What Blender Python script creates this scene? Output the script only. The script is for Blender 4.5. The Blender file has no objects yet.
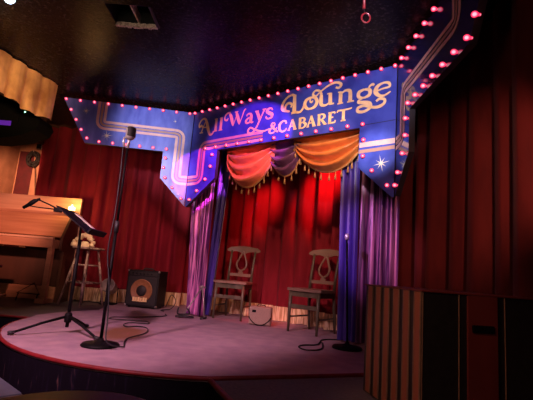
import bpy, bmesh, math, random
from mathutils import Vector, Matrix
random.seed(7)
S = bpy.context.scene
C = S.collection
PI = math.pi
S.view_settings.view_transform = 'Standard'
S.view_settings.look = 'None'
S.view_settings.exposure = 0
S.view_settings.gamma = 1

# ------------------------------------------------------------------ materials
def mat(name, col, rough=.6, metal=0, col2=None, scale=20, stretch=(1,1,1), bump=0, sheen=0, spec=.5, emit=None, es=0, ramp=(.35,.65), detail=4, coat=0):
    m = bpy.data.materials.new(name); m.use_nodes = True
    nt = m.node_tree; b = nt.nodes['Principled BSDF']
    b.inputs['Base Color'].default_value = (*col, 1)
    b.inputs['Roughness'].default_value = rough
    b.inputs['Metallic'].default_value = metal
    b.inputs['Specular IOR Level'].default_value = spec
    b.inputs['Sheen Weight'].default_value = sheen
    b.inputs['Coat Weight'].default_value = coat
    if sheen: b.inputs['Sheen Roughness'].default_value = .4
    if emit:
        b.inputs['Emission Color'].default_value = (*emit, 1); b.inputs['Emission Strength'].default_value = es
    if col2 or bump:
        tc = nt.nodes.new('ShaderNodeTexCoord'); mp = nt.nodes.new('ShaderNodeMapping')
        mp.inputs['Scale'].default_value = stretch
        nz = nt.nodes.new('ShaderNodeTexNoise'); nz.inputs['Scale'].default_value = scale; nz.inputs['Detail'].default_value = detail
        nt.links.new(tc.outputs['Object'], mp.inputs['Vector']); nt.links.new(mp.outputs['Vector'], nz.inputs['Vector'])
        if col2:
            r = nt.nodes.new('ShaderNodeValToRGB')
            r.color_ramp.elements[0].position = ramp[0]; r.color_ramp.elements[0].color = (*col, 1)
            r.color_ramp.elements[1].position = ramp[1]; r.color_ramp.elements[1].color = (*col2, 1)
            nt.links.new(nz.outputs['Fac'], r.inputs['Fac']); nt.links.new(r.outputs['Color'], b.inputs['Base Color'])
        if bump:
            bn = nt.nodes.new('ShaderNodeBump'); bn.inputs['Strength'].default_value = bump; bn.inputs['Distance'].default_value = .02
            nt.links.new(nz.outputs['Fac'], bn.inputs['Height']); nt.links.new(bn.outputs['Normal'], b.inputs['Normal'])
    return m

def streak(name, base, spark, scale=30, lo=.46, hi=.62):
    m = mat(name, base, .4, .2, spark, scale, (1,1,.045), .25, ramp=(lo,hi), detail=6)
    return m
def glitter(name, base, spark, scale=160, thr=.28, rough=.35):
    m = mat(name, base, rough, .3)
    nt = m.node_tree; b = nt.nodes['Principled BSDF']
    tc = nt.nodes.new('ShaderNodeTexCoord'); v = nt.nodes.new('ShaderNodeTexVoronoi'); v.inputs['Scale'].default_value = scale
    r = nt.nodes.new('ShaderNodeValToRGB')
    r.color_ramp.elements[0].position = 0; r.color_ramp.elements[0].color = (*base, 1)
    r.color_ramp.elements[1].position = thr; r.color_ramp.elements[1].color = (*spark, 1)
    sx = nt.nodes.new('ShaderNodeSeparateColor')
    r.color_ramp.interpolation = 'CONSTANT'; r.color_ramp.elements[1].position = 1-thr
    nt.links.new(tc.outputs['Object'], v.inputs['Vector']); nt.links.new(v.outputs['Color'], sx.inputs['Color'])
    nt.links.new(sx.outputs['Red'], r.inputs['Fac']); nt.links.new(r.outputs['Color'], b.inputs['Base Color'])
    return m

M = {}
M['ceiling'] = mat('black_ceiling', (.010,.008,.008), .25, 0, (.05,.04,.04), 42, bump=.14, ramp=(.54,.70), detail=9, spec=.055)
M['floor'] = mat('dark_floor', (.02,.016,.016), .5, 0, (.035,.025,.025), 6)
M['wall'] = mat('ochre_wall', (.60,.33,.20), .8, 0, (.46,.24,.14), 5, bump=.05)
M['walldark'] = mat('dark_wall', (.03,.015,.015), .8, 0, (.05,.02,.02), 5)
M['stripe_red'] = mat('maroon_paint', (.12,.012,.02), .7, 0, (.08,.01,.015), 8)
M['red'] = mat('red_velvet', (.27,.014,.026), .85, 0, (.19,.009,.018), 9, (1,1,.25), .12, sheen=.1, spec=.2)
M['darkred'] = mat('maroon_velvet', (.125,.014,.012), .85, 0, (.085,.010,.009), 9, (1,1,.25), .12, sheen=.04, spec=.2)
M['cream'] = mat('cream_fringe', (.98,.74,.44), .8, 0, (.50,.30,.14), 60, (1,1,.06), .5, ramp=(.4,.6))
M['sequin'] = streak('pink_violet_sequins', (.13,.02,.14), (.85,.26,.62))
M['sequinr'] = streak('mauve_sequins', (.07,.02,.08), (.42,.15,.30))
M['violet'] = mat('violet_satin', (.075,.035,.34), .42, 0, (.04,.02,.2), 12, (1,1,.2), .1, sheen=.3)
M['gold'] = mat('gold_satin', (.75,.24,.045), .4, 0, (.6,.17,.03), 10, bump=.1, sheen=.2)
M['goldlame'] = mat('gold_lame', (.85,.48,.20), .32, .3, (.45,.20,.07), 5, (1,1,.8), .9, detail=5)
M['plum'] = mat('plum_satin', (.20,.07,.16), .45, 0, (.13,.05,.11), 10, bump=.1, sheen=.2)
M['bullion'] = mat('gold_bullion', (.55,.30,.10), .6, 0, (.34,.16,.05), 90)
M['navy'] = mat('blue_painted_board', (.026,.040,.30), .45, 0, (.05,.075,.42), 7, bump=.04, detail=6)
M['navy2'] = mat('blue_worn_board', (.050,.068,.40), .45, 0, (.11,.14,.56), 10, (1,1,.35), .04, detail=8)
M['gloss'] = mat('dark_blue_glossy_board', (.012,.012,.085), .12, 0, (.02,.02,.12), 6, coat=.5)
M['edge'] = mat('black_edge', (.012,.01,.015), .6, 0, (.02,.015,.02), 9)
M['letter'] = mat('gold_lettering', (.95,.66,.34), .5, 0, (.85,.54,.26), 24)
M['stripe'] = mat('peach_stripe', (.70,.42,.36), .45, 0, (.60,.33,.32), 14)
M['stripe2'] = mat('ochre_stripe', (.42,.22,.15), .45, 0, (.36,.2,.16), 14)
M['star'] = mat('cream_star', (.8,.72,.55), .5, 0, (.7,.6,.45), 30)
M['paint'] = mat('mauve_stage_paint', (.40,.26,.30), .55, 0, (.29,.19,.24), 8, bump=.15, detail=14, ramp=(.34,.68), spec=.3)
M['deck'] = mat('black_deck_paint', (.055,.045,.05), .6, 0, (.09,.07,.075), 6, bump=.1)
M['carpet'] = mat('charcoal_carpet', (.11,.095,.115), .9, 0, (.15,.125,.145), 60, bump=.3)
M['trim'] = mat('red_trim', (.22,.014,.018), .5, 0, (.15,.010,.013), 18, spec=.25)
M['voidblack'] = mat('flat_black', (.004,.004,.004), .9, 0, (.006,.006,.006), 40, spec=.05)
M['violetlit'] = mat('violet_light_paint', (.12,.02,.5), .5, 0, (.10,.015,.42), 20, emit=(.16,.03,.6), es=.35)  # purple light on the loudspeaker, put into colour and faint emission
M['bodyamp'] = mat('black_tolex', (.008,.007,.008), .5, 0, (.014,.013,.013), 90, bump=.2, spec=.25)
M['grille'] = mat('black_grille', (.012,.010,.010), .6, 0, (.02,.016,.016), 160)
M['cone'] = mat('orange_cone', (.34,.15,.06), .55, 0, (.26,.11,.045), 40)
M['badge'] = mat('yellow_badge', (1,.80,.40), .4, 0, (.95,.68,.28), 60)
M['metal_corner'] = mat('steel', (.55,.5,.48), .3, .9, (.45,.42,.4), 40)
M['black'] = mat('black_powder_coat', (.004,.0035,.004), .5, 0, (.007,.006,.006), 40, spec=.09)
M['rubber'] = mat('black_rubber', (.012,.012,.012), .6, 0, (.018,.018,.018), 40)
M['chrome'] = mat('chrome', (.75,.72,.72), .3, .55, (.65,.62,.62), 30)
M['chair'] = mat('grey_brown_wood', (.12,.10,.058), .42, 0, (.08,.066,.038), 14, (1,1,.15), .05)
M['chairtop'] = mat('lit_chair_wood', (.29,.185,.13), .35, 0, (.22,.14,.10), 14, (.2,1,1), .05)  # seat and back: the reddish light on them is put into the colour
M['clothbeige'] = mat('beige_grille_cloth', (.36,.25,.19), .8, 0, (.29,.2,.15), 120)
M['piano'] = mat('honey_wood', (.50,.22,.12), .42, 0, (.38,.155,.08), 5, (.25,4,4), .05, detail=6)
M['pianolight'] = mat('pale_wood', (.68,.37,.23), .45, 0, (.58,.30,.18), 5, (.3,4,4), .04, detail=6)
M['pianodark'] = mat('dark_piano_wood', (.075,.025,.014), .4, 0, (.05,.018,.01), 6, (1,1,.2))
M['keys'] = mat('ivory', (.7,.6,.45), .3, 0, (.62,.52,.4), 30)
M['stool'] = mat('worn_paint_wood', (.50,.32,.26), .45, 0, (.06,.025,.02), 22, (1,1,.5), .1)
M['tablewood'] = mat('dark_tabletop', (.03,.016,.012), .45, 0, (.022,.012,.010), 8, spec=.2)
M['tableblue'] = mat('slate_tabletop', (.085,.095,.125), .6, 0, (.065,.07,.095), 10)
M['tableedge'] = mat('worn_edge', (.18,.13,.12), .6, 0, (.1,.07,.06), 30)
M['slat'] = mat('brown_red_slat', (.34,.10,.05), .55, 0, (.26,.075,.038), 7, (1,1,.15))
M['slatedge'] = mat('tan_edge', (.26,.15,.09), .6, 0, (.2,.11,.07), 20)
M['cabinet'] = mat('black_cabinet', (.010,.008,.009), .5, 0, (.016,.013,.014), 30)
M['burgundy'] = mat('burgundy_panel', (.16,.022,.018), .55, 0, (.12,.016,.014), 8, (1,1,.3))
M['paper'] = mat('paper', (.8,.7,.62), .7, 0, (.74,.64,.56), 20)
M['creamcloth'] = mat('cream_cloth', (.85,.66,.42), .8, 0, (.7,.5,.3), 30, bump=.2)
M['silver'] = mat('silver_paint', (.42,.36,.33), .35, .6, (.3,.26,.24), 30)
M['wax'] = mat('glowing_wax', (.9,.6,.25), .5, 0, (.85,.5,.2), 20, emit=(1,.62,.22), es=7)
M['flame'] = mat('flame', (1,.8,.4), .5, 0, (1,.75,.35), 20, emit=(1,.72,.25), es=18)
M['candleglass'] = mat('amber_glass', (1,.8,.5), .1, 0, (1,.75,.45), 30)
M['candleglass'].node_tree.nodes['Principled BSDF'].inputs['Transmission Weight'].default_value = .9
M['led'] = mat('green_led', (.3,1,.4), .4, 0, (.25,.9,.35), 20, emit=(.35,1,.5), es=4)
M['lampw'] = mat('warm_globe', (1,.9,.7), .4, 0, (1,.85,.65), 20, emit=(1,.86,.58), es=5)
M['lampb'] = mat('cool_globe', (.8,.9,1), .4, 0, (.75,.85,1), 20, emit=(.55,.72,1), es=3)
M['ductwhite'] = mat('pale_metal', (.85,.7,.55), .6, 0, (.35,.24,.18), 50, bump=.3)
M['ductblack'] = mat('black_void', (.004,.004,.004), .8, 0, (.007,.006,.006), 20)
M['redrod'] = mat('red_rod', (.14,.008,.012), .35, 0, (.10,.006,.01), 20)

# red glass bulbs: glowing heart, darker rim
def bulb_mat():
    m = bpy.data.materials.new('red_bulb_glass'); m.use_nodes = True
    nt = m.node_tree; b = nt.nodes['Principled BSDF']
    b.inputs['Base Color'].default_value = (.5,.01,.04,1); b.inputs['Roughness'].default_value = .15
    lw = nt.nodes.new('ShaderNodeLayerWeight'); lw.inputs['Blend'].default_value = .5
    r = nt.nodes.new('ShaderNodeValToRGB')
    e = r.color_ramp.elements
    e[0].position = .05; e[0].color = (1,.34,.42,1); e[1].position = .8; e[1].color = (.20,.0,.015,1)
    k = e.new(.28); k.color = (1,.03,.10,1)
    nt.links.new(lw.outputs['Facing'], r.inputs['Fac']); nt.links.new(r.outputs['Color'], b.inputs['Emission Color'])
    b.inputs['Emission Strength'].default_value = 1.9
    return m
M['bulb'] = bulb_mat()

# painted reeds on the stage front
def reeds():
    m = mat('painted_reeds', (.012,.008,.014), .7, spec=.05)
    nt = m.node_tree; b = nt.nodes['Principled BSDF']
    tc = nt.nodes.new('ShaderNodeTexCoord'); mp = nt.nodes.new('ShaderNodeMapping'); mp.inputs['Scale'].default_value = (9,9,1.6)
    nz = nt.nodes.new('ShaderNodeTexNoise'); nz.inputs['Scale'].default_value = 2.4; nz.inputs['Detail'].default_value = 3; nz.inputs['Distortion'].default_value = 1.2
    r = nt.nodes.new('ShaderNodeValToRGB'); e = r.color_ramp.elements
    e[0].position = .58; e[0].color = (.006,.004,.008,1); e[1].position = .78; e[1].color = (.10,.045,.04,1)
    k = e.new(.66); k.color = (.010,.007,.016,1)
    nt.links.new(tc.outputs['Object'], mp.inputs['Vector']); nt.links.new(mp.outputs['Vector'], nz.inputs['Vector'])
    nt.links.new(nz.outputs['Fac'], r.inputs['Fac']); nt.links.new(r.outputs['Color'], b.inputs['Base Color'])
    return m
M['reeds'] = reeds()

# worn brown patch in the stage paint, beside the microphone stand
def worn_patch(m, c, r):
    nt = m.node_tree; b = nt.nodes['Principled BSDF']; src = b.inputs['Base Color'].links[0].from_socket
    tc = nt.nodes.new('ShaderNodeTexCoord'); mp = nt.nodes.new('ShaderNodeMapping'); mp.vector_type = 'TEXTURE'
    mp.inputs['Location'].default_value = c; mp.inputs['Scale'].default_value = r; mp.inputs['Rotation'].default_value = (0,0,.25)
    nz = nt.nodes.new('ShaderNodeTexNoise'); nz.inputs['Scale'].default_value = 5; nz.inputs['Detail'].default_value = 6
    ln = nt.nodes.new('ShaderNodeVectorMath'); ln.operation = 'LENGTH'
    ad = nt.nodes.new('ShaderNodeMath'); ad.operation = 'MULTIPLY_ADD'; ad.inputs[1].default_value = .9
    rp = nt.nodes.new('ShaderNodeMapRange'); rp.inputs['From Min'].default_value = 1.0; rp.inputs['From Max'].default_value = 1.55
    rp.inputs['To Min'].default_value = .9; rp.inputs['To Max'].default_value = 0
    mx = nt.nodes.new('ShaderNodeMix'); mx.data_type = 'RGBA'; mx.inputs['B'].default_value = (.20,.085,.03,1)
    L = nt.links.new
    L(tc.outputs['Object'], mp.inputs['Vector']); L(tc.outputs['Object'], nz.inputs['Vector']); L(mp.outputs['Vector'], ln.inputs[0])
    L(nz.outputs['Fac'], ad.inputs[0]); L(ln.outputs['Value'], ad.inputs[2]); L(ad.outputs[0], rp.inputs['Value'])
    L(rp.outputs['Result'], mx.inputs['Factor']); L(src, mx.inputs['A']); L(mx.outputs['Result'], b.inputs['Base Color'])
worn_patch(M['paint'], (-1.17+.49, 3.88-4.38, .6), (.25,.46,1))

# ------------------------------------------------------------------ helpers
def link(name, bm, material, parent=None, loc=None, smooth=False, mats=None):
    me = bpy.data.meshes.new(name); bm.to_mesh(me); bm.free()
    for m in (mats or [material]): me.materials.append(M[m] if isinstance(m, str) else m)
    if smooth:
        for p in me.polygons: p.use_smooth = True
    o = bpy.data.objects.new(name, me); C.objects.link(o)
    if parent: o.parent = parent
    if loc is not None: o.location = loc
    return o
def tag(o, label=None, cat=None, group=None, kind=None):
    if label: o['label'] = label
    if cat: o['category'] = cat
    if group: o['group'] = group
    if kind: o['kind'] = kind
    return o
def thing(name, label, cat, loc=(0,0,0), rz=0, group=None):
    o = bpy.data.objects.new(name, None); C.objects.link(o); o.empty_display_size = .1
    o.location = loc; o.rotation_euler = (0,0,rz)
    return tag(o, label, cat, group)
def struct(name, bm, m, **k):
    o = link(name, bm, m, **k); o['kind'] = 'structure'; return o
def dup(root, loc, rz, label=None):
    r = root.copy(); C.objects.link(r); r.location = loc; r.rotation_euler = (0,0,rz)
    if label: r['label'] = label
    for ch in list(root.children):
        c = ch.copy(); C.objects.link(c); c.parent = r
        for g in list(ch.children):
            d = g.copy(); C.objects.link(d); d.parent = c
    return r

def box(bm, x0,x1,y0,y1,z0,z1, bev=0, mtx=None):
    vs = [bm.verts.new(v) for v in ((x0,y0,z0),(x1,y0,z0),(x1,y1,z0),(x0,y1,z0),(x0,y0,z1),(x1,y0,z1),(x1,y1,z1),(x0,y1,z1))]
    fs = [bm.faces.new([vs[i] for i in f]) for f in ((3,2,1,0),(4,5,6,7),(0,1,5,4),(1,2,6,5),(2,3,7,6),(3,0,4,7))]
    if bev:
        es = list({e for f in fs for e in f.edges})
        r = bmesh.ops.bevel(bm, geom=es, offset=bev, segments=2, affect='EDGES', profile=.6)
        vs = list({v for f in r['faces'] for v in f.verts} | {v for v in vs if v.is_valid})
    if mtx is not None: bmesh.ops.transform(bm, matrix=mtx, verts=vs)
    return bm
def B(*a, **k): return box(bmesh.new(), *a, **k)

def tube(bm, pts, rad, seg=10, closed=False, cap=True):
    pts = [Vector(p) for p in pts]; n = len(pts)
    rads = rad if isinstance(rad, (list,tuple)) else [rad]*n
    rings = []; up = None
    for i, p in enumerate(pts):
        if closed: t = pts[(i+1)%n]-pts[i-1]
        else: t = pts[min(i+1,n-1)]-pts[max(i-1,0)]
        t = t.normalized() if t.length > 1e-9 else Vector((0,0,1))
        if up is None:
            up = Vector((0,0,1)) if abs(t.z) < .9 else Vector((1,0,0))
        a = t.cross(up)
        if a.length < 1e-6: a = t.cross(Vector((0,1,0)))
        a.normalize(); b = a.cross(t).normalized(); up = b
        rings.append([bm.verts.new(p + (a*math.cos(k*2*PI/seg) + b*math.sin(k*2*PI/seg))*rads[i]) for k in range(seg)])
    m = n if closed else n-1
    for i in range(m):
        A, D = rings[i], rings[(i+1)%n]
        for k in range(seg): bm.faces.new((A[k],A[(k+1)%seg],D[(k+1)%seg],D[k]))
    if cap and not closed:
        bm.faces.new(rings[0][::-1]); bm.faces.new(rings[-1])
    return bm
def T(*a, **k): return tube(bmesh.new(), *a, **k)
def lathe(bm, prof, seg=24, c=(0,0,0), mtx=None):
    rings = []; new = []
    for r, z in prof:
        if r < 1e-6: v = [bm.verts.new((c[0],c[1],c[2]+z))]
        else: v = [bm.verts.new((c[0]+r*math.cos(2*PI*k/seg), c[1]+r*math.sin(2*PI*k/seg), c[2]+z)) for k in range(seg)]
        rings.append(v); new += v
    for A, D in zip(rings, rings[1:]):
        for k in range(seg):
            k2 = (k+1)%seg
            if len(A)==1 and len(D)==1: continue
            if len(A)==1: bm.faces.new((A[0],D[k2],D[k]))
            elif len(D)==1: bm.faces.new((A[k],A[k2],D[0]))
            else: bm.faces.new((A[k],A[k2],D[k2],D[k]))
    if mtx is not None: bmesh.ops.transform(bm, matrix=mtx, verts=new)
    return bm
def Lz(*a, **k): return lathe(bmesh.new(), *a, **k)
def cat_rom(pts, n=8, closed=False):
    P = [Vector(p) for p in pts]; out = []
    N = len(P); rng = range(N if closed else N-1)
    for i in rng:
        g = (lambda j: P[j % N]) if closed else (lambda j: P[max(0,min(N-1,j))])
        p0,p1,p2,p3 = g(i-1),g(i),g(i+1),g(i+2)
        for k in range(n):
            t = k/n
            out.append(.5*((2*p1)+(p2-p0)*t+(2*p0-5*p1+4*p2-p3)*t*t+(3*p1-p0-3*p2+p3)*t**3))
    if not closed: out.append(P[-1].copy())
    return out
def prism(bm, poly, z0, z1):
    a = [bm.verts.new((x,y,z0)) for x,y in poly]; b = [bm.verts.new((x,y,z1)) for x,y in poly]
    bm.faces.new(a[::-1]); bm.faces.new(b); n = len(poly)
    for i in range(n): bm.faces.new((a[i],a[(i+1)%n],b[(i+1)%n],b[i]))
    return bm

# ------------------------------------------------------------------ room
ZS = .6; ZC = 3.3
XL, XR, YB, YF = -4.6, 2.5, 7.5, -2.0
struct('floor', B(XL-.1,XR+.1,YF-.1,YB+.1,-.1,0), 'floor')
# ceiling with a rectangular hole for the duct opening
VX0,VX1,VY0,VY1 = -1.46,-1.09,3.13,3.44
bm = bmesh.new()
for a in ((XL-.1,VX0,YF-.1,YB+.1),(VX1,XR+.1,YF-.1,YB+.1),(VX0,VX1,YF-.1,VY0),(VX0,VX1,VY1,YB+.1)): box(bm, *a, ZC, ZC+.1)
struct('ceiling', bm, 'ceiling')
struct('wall_back', B(XL,XR,YB,YB+.1,0,ZC), 'wall')
struct('wall_left', B(XL-.1,XL,YF,YB,0,ZC), 'wall')
struct('wall_right', B(XR,XR+.1,YF,YB,0,ZC), 'walldark')
struct('wall_front', B(XL,XR,YF-.1,YF,0,ZC), 'walldark')

# ------------------------------------------------------------------ stage
DC = Vector((-.49,4.38)); DR = 1.785
EX = Vector((.926,.378)); EY = Vector((.378,-.926))
E0 = Vector((-.27,2.605))
def stage_line():
    pts = []
    a0 = math.radians(180); a1 = math.atan2(E0.y-DC.y, E0.x-DC.x) % (2*PI)
    for k in range(41):
        a = a0+(a1-a0)*k/40; pts.append((DC.x+DR*math.cos(a), DC.y+DR*math.sin(a)))
    pts.append((E0.x+.0, E0.y))
    pts.append((E0.x+EX.x*(XR-.02-E0.x)/EX.x, E0.y+EX.y*(XR-.02-E0.x)/EX.x))
    return pts
front = stage_line()
stage = thing('stage', 'round-fronted raised stage with mauve painted top and red rim', 'stage', (DC.x,DC.y,0))
off = Vector((DC.x,DC.y,0))
def W(o, root=None):
    "verts were written in world space: shift to the parent's place"
    o.data.transform(Matrix.Translation(-o.parent.location)); return o
poly = front + [(XR-.02,7.3),(-2.2,7.3)]
a0 = math.radians(180); a1 = math.radians(140)
poly += [(-2.06,5.78)] + [(DC.x+(DR+.06*t)*math.cos(a1+(a0-a1)*t), DC.y+DR*1.02*math.sin(a1+(a0-a1)*t)) for t in (.15,.4,.65,.85)]
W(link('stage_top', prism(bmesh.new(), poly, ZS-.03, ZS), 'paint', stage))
W(link('rear_deck', B(XL+.02,-2.0,4.40,7.3,ZS-.06,ZS-.006), 'deck', stage))
def strip(bm, line, z0, z1, o0=0., o1=0.):
    n = len(line); nor = []
    for i in range(n):
        a = Vector(line[max(i-1,0)]); b = Vector(line[min(i+1,n-1)]); d = (b-a).normalized(); nor.append(Vector((d.y,-d.x)))
    lo = [bm.verts.new((line[i][0]+nor[i].x*o0, line[i][1]+nor[i].y*o0, z0)) for i in range(n)]
    hi = [bm.verts.new((line[i][0]+nor[i].x*o1, line[i][1]+nor[i].y*o1, z1)) for i in range(n)]
    for i in range(n-1): bm.faces.new((lo[i],lo[i+1],hi[i+1],hi[i]))
    return bm
line = [(XL+.02,4.4)] + front
W(link('stage_front', strip(bmesh.new(), line, 0, ZS-.03), 'reeds', stage))
W(link('edge_trim', T([(p[0],p[1],ZS-.011) for p in line], .014, 8), 'trim', stage, smooth=True))

plat = thing('stage_platform', 'low charcoal carpeted platform with red edging in front of the stage', 'platform', (E0.x,E0.y,0), math.atan2(EX.y,EX.x))
link('platform_top', B(.03,1.95,-1.25,-.045,ZS-.05,ZS-.012), 'carpet', plat)
link('edge_trim', T([(.015,-.03,ZS-.013),(.015,-1.25,ZS-.013)], .015, 8), 'trim', plat, smooth=True)
link('side_panel', B(.02,.05,-1.24,-.06,0,ZS-.05), 'reeds', plat)
link('front_panel', B(.05,1.95,-1.24,-1.2,0,ZS-.05), 'edge', plat)

# ------------------------------------------------------------------ marquee sign
class Panel:
    def __init__(s, p, q):
        s.p = Vector(p); s.e = (Vector(q)-s.p).normalized(); s.n = Vector((s.e.y,-s.e.x)); s.len = (Vector(q)-s.p).length
    def at(s, u, z, d=0.):
        v = s.p + s.e*u + s.n*d; return Vector((v.x,v.y,z))
CL = (-1.05,5.35); CR = (1.137,3.66)
PL = Panel((-2.72,5.15), CL); PC = Panel(CL, CR); PR = Panel(CR, (1.137,1.95))
ZT = 3.25
def board(bm, P, poly, d0=-.05, d1=0.):
    a = [bm.verts.new(P.at(u,z,d1)) for u,z in poly]; b = [bm.verts.new(P.at(u,z,d0)) for u,z in poly]
    n = len(poly)
    f = bm.faces.new(a); f.material_index = 0
    f2 = bm.faces.new(b[::-1]); f2.material_index = 1
    for i in range(n):
        g = bm.faces.new((b[i],b[(i+1)%n],a[(i+1)%n],a[i])); g.material_index = 1
    bmesh.ops.recalc_face_normals(bm, faces=bm.faces[:])
    return bm
def ribbon(bm, P, pts, w, d=.004, n=8, smooth=True, thick=.006):
    "a flat brush stroke on the panel: pts are (u,z) or (u,z,width)"
    q = [Vector((p[0],p[1],p[2] if len(p)>2 else w)) for p in pts]
    if smooth and len(q) > 2: q = cat_rom(q, n)
    N = len(q); L_, R_ = [], []
    for i in range(N):
        a = q[max(i-1,0)]; b = q[min(i+1,N-1)]; t = Vector((b.x-a.x,b.y-a.y))
        t = t.normalized() if t.length > 1e-9 else Vector((1,0))
        m = Vector((-t.y,t.x)); h = max(q[i].z,.001)/2
        if not smooth and 0 < i < N-1:   # mitre
            t1 = Vector((q[i].x-a.x,q[i].y-a.y)).normalized(); t2 = Vector((b.x-q[i].x,b.y-q[i].y)).normalized()
            m = Vector((-(t1+t2).y,(t1+t2).x)).normalized(); h = h/max(.4,m.dot(Vector((-t1.y,t1.x))))
        L_.append(bm.verts.new(P.at(q[i].x+m.x*h,q[i].y+m.y*h,d))); R_.append(bm.verts.new(P.at(q[i].x-m.x*h,q[i].y-m.y*h,d)))
    for i in range(N-1): bm.faces.new((L_[i],L_[i+1],R_[i+1],R_[i]))
    return bm
def lin(a, b, n, ends=(True,True)):
    return [(a[0]+(b[0]-a[0])*k/(n-1), a[1]+(b[1]-a[1])*k/(n-1)) for k in range(n) if (k or ends[0]) and (k<n-1 or ends[1])]

bulb_me = None
def bulb(root, P, u, z):
    global bulb_me
    r = .0235
    if bulb_me is None:
        bm = bmesh.new()
        lathe(bm, [(.009,-.012),(.010,0),(.0145,.006),(.0195,.017),(.019,.029),(.0135,.037),(.007,.041),(0,.042)], 14)
        o = link('bulb', bm, 'bulb', smooth=True); bulb_me = o.data; bpy.data.objects.remove(o)
    o = bpy.data.objects.new('bulb', bulb_me); C.objects.link(o); o.parent = root
    o.location = P.at(u,z,.002) - root.location
    nv = Vector((P.n.x,P.n.y,0)); o.rotation_mode = 'QUATERNION'; o.rotation_quaternion = nv.to_track_quat('Z','Y')
    return o
def star(root, P, u, z, r, n=8, mat_='star'):
    bm = bmesh.new(); c = bm.verts.new(P.at(u,z,.006)); ring = []
    for k in range(2*n):
        rr = (r if k%4==0 else r*.72) if k%2==0 else r*.16
        a = PI*k/n + .2; ring.append(bm.verts.new(P.at(u+rr*math.cos(a), z+rr*math.sin(a), .004)))
    for k in range(2*n): bm.faces.new((c,ring[k],ring[(k+1)%(2*n)]))
    W(link('star', bm, mat_, root))
def band(root, P, pts, cut=True):
    "the painted triple track: peach / ochre / peach"
    def off_(pts, o):
        q = [Vector(p) for p in pts]; out = []
        for i,p in enumerate(q):
            t1 = (q[i]-q[i-1]).normalized() if i else (q[1]-q[0]).normalized()
            t2 = (q[i+1]-q[i]).normalized() if i < len(q)-1 else t1
            m = Vector((-(t1+t2).y,(t1+t2).x)).normalized(); k = max(.4, m.dot(Vector((-t1.y,t1.x))))
            out.append(p+m*(o/k))
        return [(p.x,p.y) for p in out]
    W(link('stripe', ribbon(bmesh.new(), P, off_(pts,.045), .034, .003, smooth=False), 'stripe', root))
    W(link('stripe', ribbon(bmesh.new(), P, off_(pts,0), .028, .003, smooth=False), 'stripe2', root))
    W(link('stripe', ribbon(bmesh.new(), P, off_(pts,-.045), .034, .003, smooth=False), 'stripe', root))
def rounded(pts, r=.07, n=5):
    q = [Vector(p) for p in pts]; out = [pts[0]]
    for i in range(1,len(q)-1):
        a = q[i]+(q[i-1]-q[i]).normalized()*r; b = q[i]+(q[i+1]-q[i]).normalized()*r
        for k in range(n+1):
            t = k/n; v = a*(1-t)**2+q[i]*2*t*(1-t)+b*t*t; out.append((v.x,v.y))
    out.append(pts[-1]); return out

# left wing
sl = thing('marquee_sign', 'blue left wing of the marquee with peach stripe and bulbs, no lettering', 'sign', (*PL.at(.9,0).xy,1.98))
W(link('board', board(bmesh.new(), PL, [(0,ZT),(.34,2.675),(1.33,2.675),(1.33,2.32),(1.676,1.98),(1.676,ZT)]), None, sl, mats=['navy2','edge']))
band(sl, PL, rounded([(.50,ZT-.002),(.50,2.935),(1.53,2.935),(1.53,2.315),(1.675,2.315)]))
for u,z,r in ((.30,3.10,.05),(.60,2.80,.075),(1.44,3.10,.03),(1.585,2.13,.025)): star(sl, PL, u, z, r)
LB = lin((.04,3.225),(1.62,3.225),10) + [(.12,3.09),(.20,2.965),(.28,2.84),(.365,2.735)] + lin((.52,2.705),(1.37,2.705),6) + [(1.37,2.585),(1.36,2.455),(1.395,2.325),(1.50,2.205),(1.625,2.075)]
for u,z in LB: bulb(sl, PL, u, z)
# centre
sc = thing('marquee_sign', 'blue centre marquee board lettered in gold over the stage opening', 'sign', (*PC.at(1.38,0).xy,1.98))
W(link('board', board(bmesh.new(), PC, [(.006,ZT),(.006,1.975),(.03,1.975),(.49,2.32),(.49,2.68),(2.40,2.68),(2.40,2.28),(2.735,1.98),(2.757,1.98),(2.757,ZT)]), None, sc, mats=['navy','edge']))
W(link('board_joint', ribbon(bmesh.new(), PC, [(2.41,2.70),(2.755,2.705)], .006, .002, smooth=False), 'edge', sc))
band(sc, PC, rounded([(0.007,2.315),(.22,2.315),(.22,2.76),(1.20,2.765)]))
W(link('stripe', ribbon(bmesh.new(), PC, [(2.405,2.50),(2.756,2.505)], .05, .003, smooth=False), 'stripe', sc))
W(link('stripe', ribbon(bmesh.new(), PC, [(2.405,2.435),(2.756,2.445)], .035, .003, smooth=False), 'stripe2', sc))
star(sc, PC, 2.63, 2.30, .085)
CBt = lin((.03,3.235),(2.745,3.235),21)
CB = CBt + lin((.30,2.715),(2.28,2.705),12) + [(2.44,2.705),(2.455,2.545),(2.455,2.385),(2.55,2.235),(2.70,2.085)] + [(.43,2.62),(.42,2.47),(.35,2.31),(.22,2.17),(.10,2.06)]
for u,z in CB: bulb(sc, PC, u, z)
# right wing
sr = thing('marquee_sign', 'dark glossy right wing of the marquee angled toward the seats, with red bulbs', 'sign', (*PR.at(.8,0).xy,1.98))
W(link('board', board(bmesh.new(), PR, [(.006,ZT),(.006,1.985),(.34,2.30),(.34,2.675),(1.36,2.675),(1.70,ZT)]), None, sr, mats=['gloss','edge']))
band(sr, PR, rounded([(.007,2.47),(.17,2.47),(.17,2.92),(1.20,2.92),(1.20,ZT-.002)], .08))
RB = lin((.17,3.225),(1.60,3.225),9) + lin((.36,2.715),(1.38,2.70),7) + [(1.475,2.79),(1.555,2.92),(1.63,3.06)] + [(.31,2.60),(.31,2.45),(.25,2.31),(.14,2.17),(.07,2.07)]
for u,z in RB: bulb(sr, PR, u, z)

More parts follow.
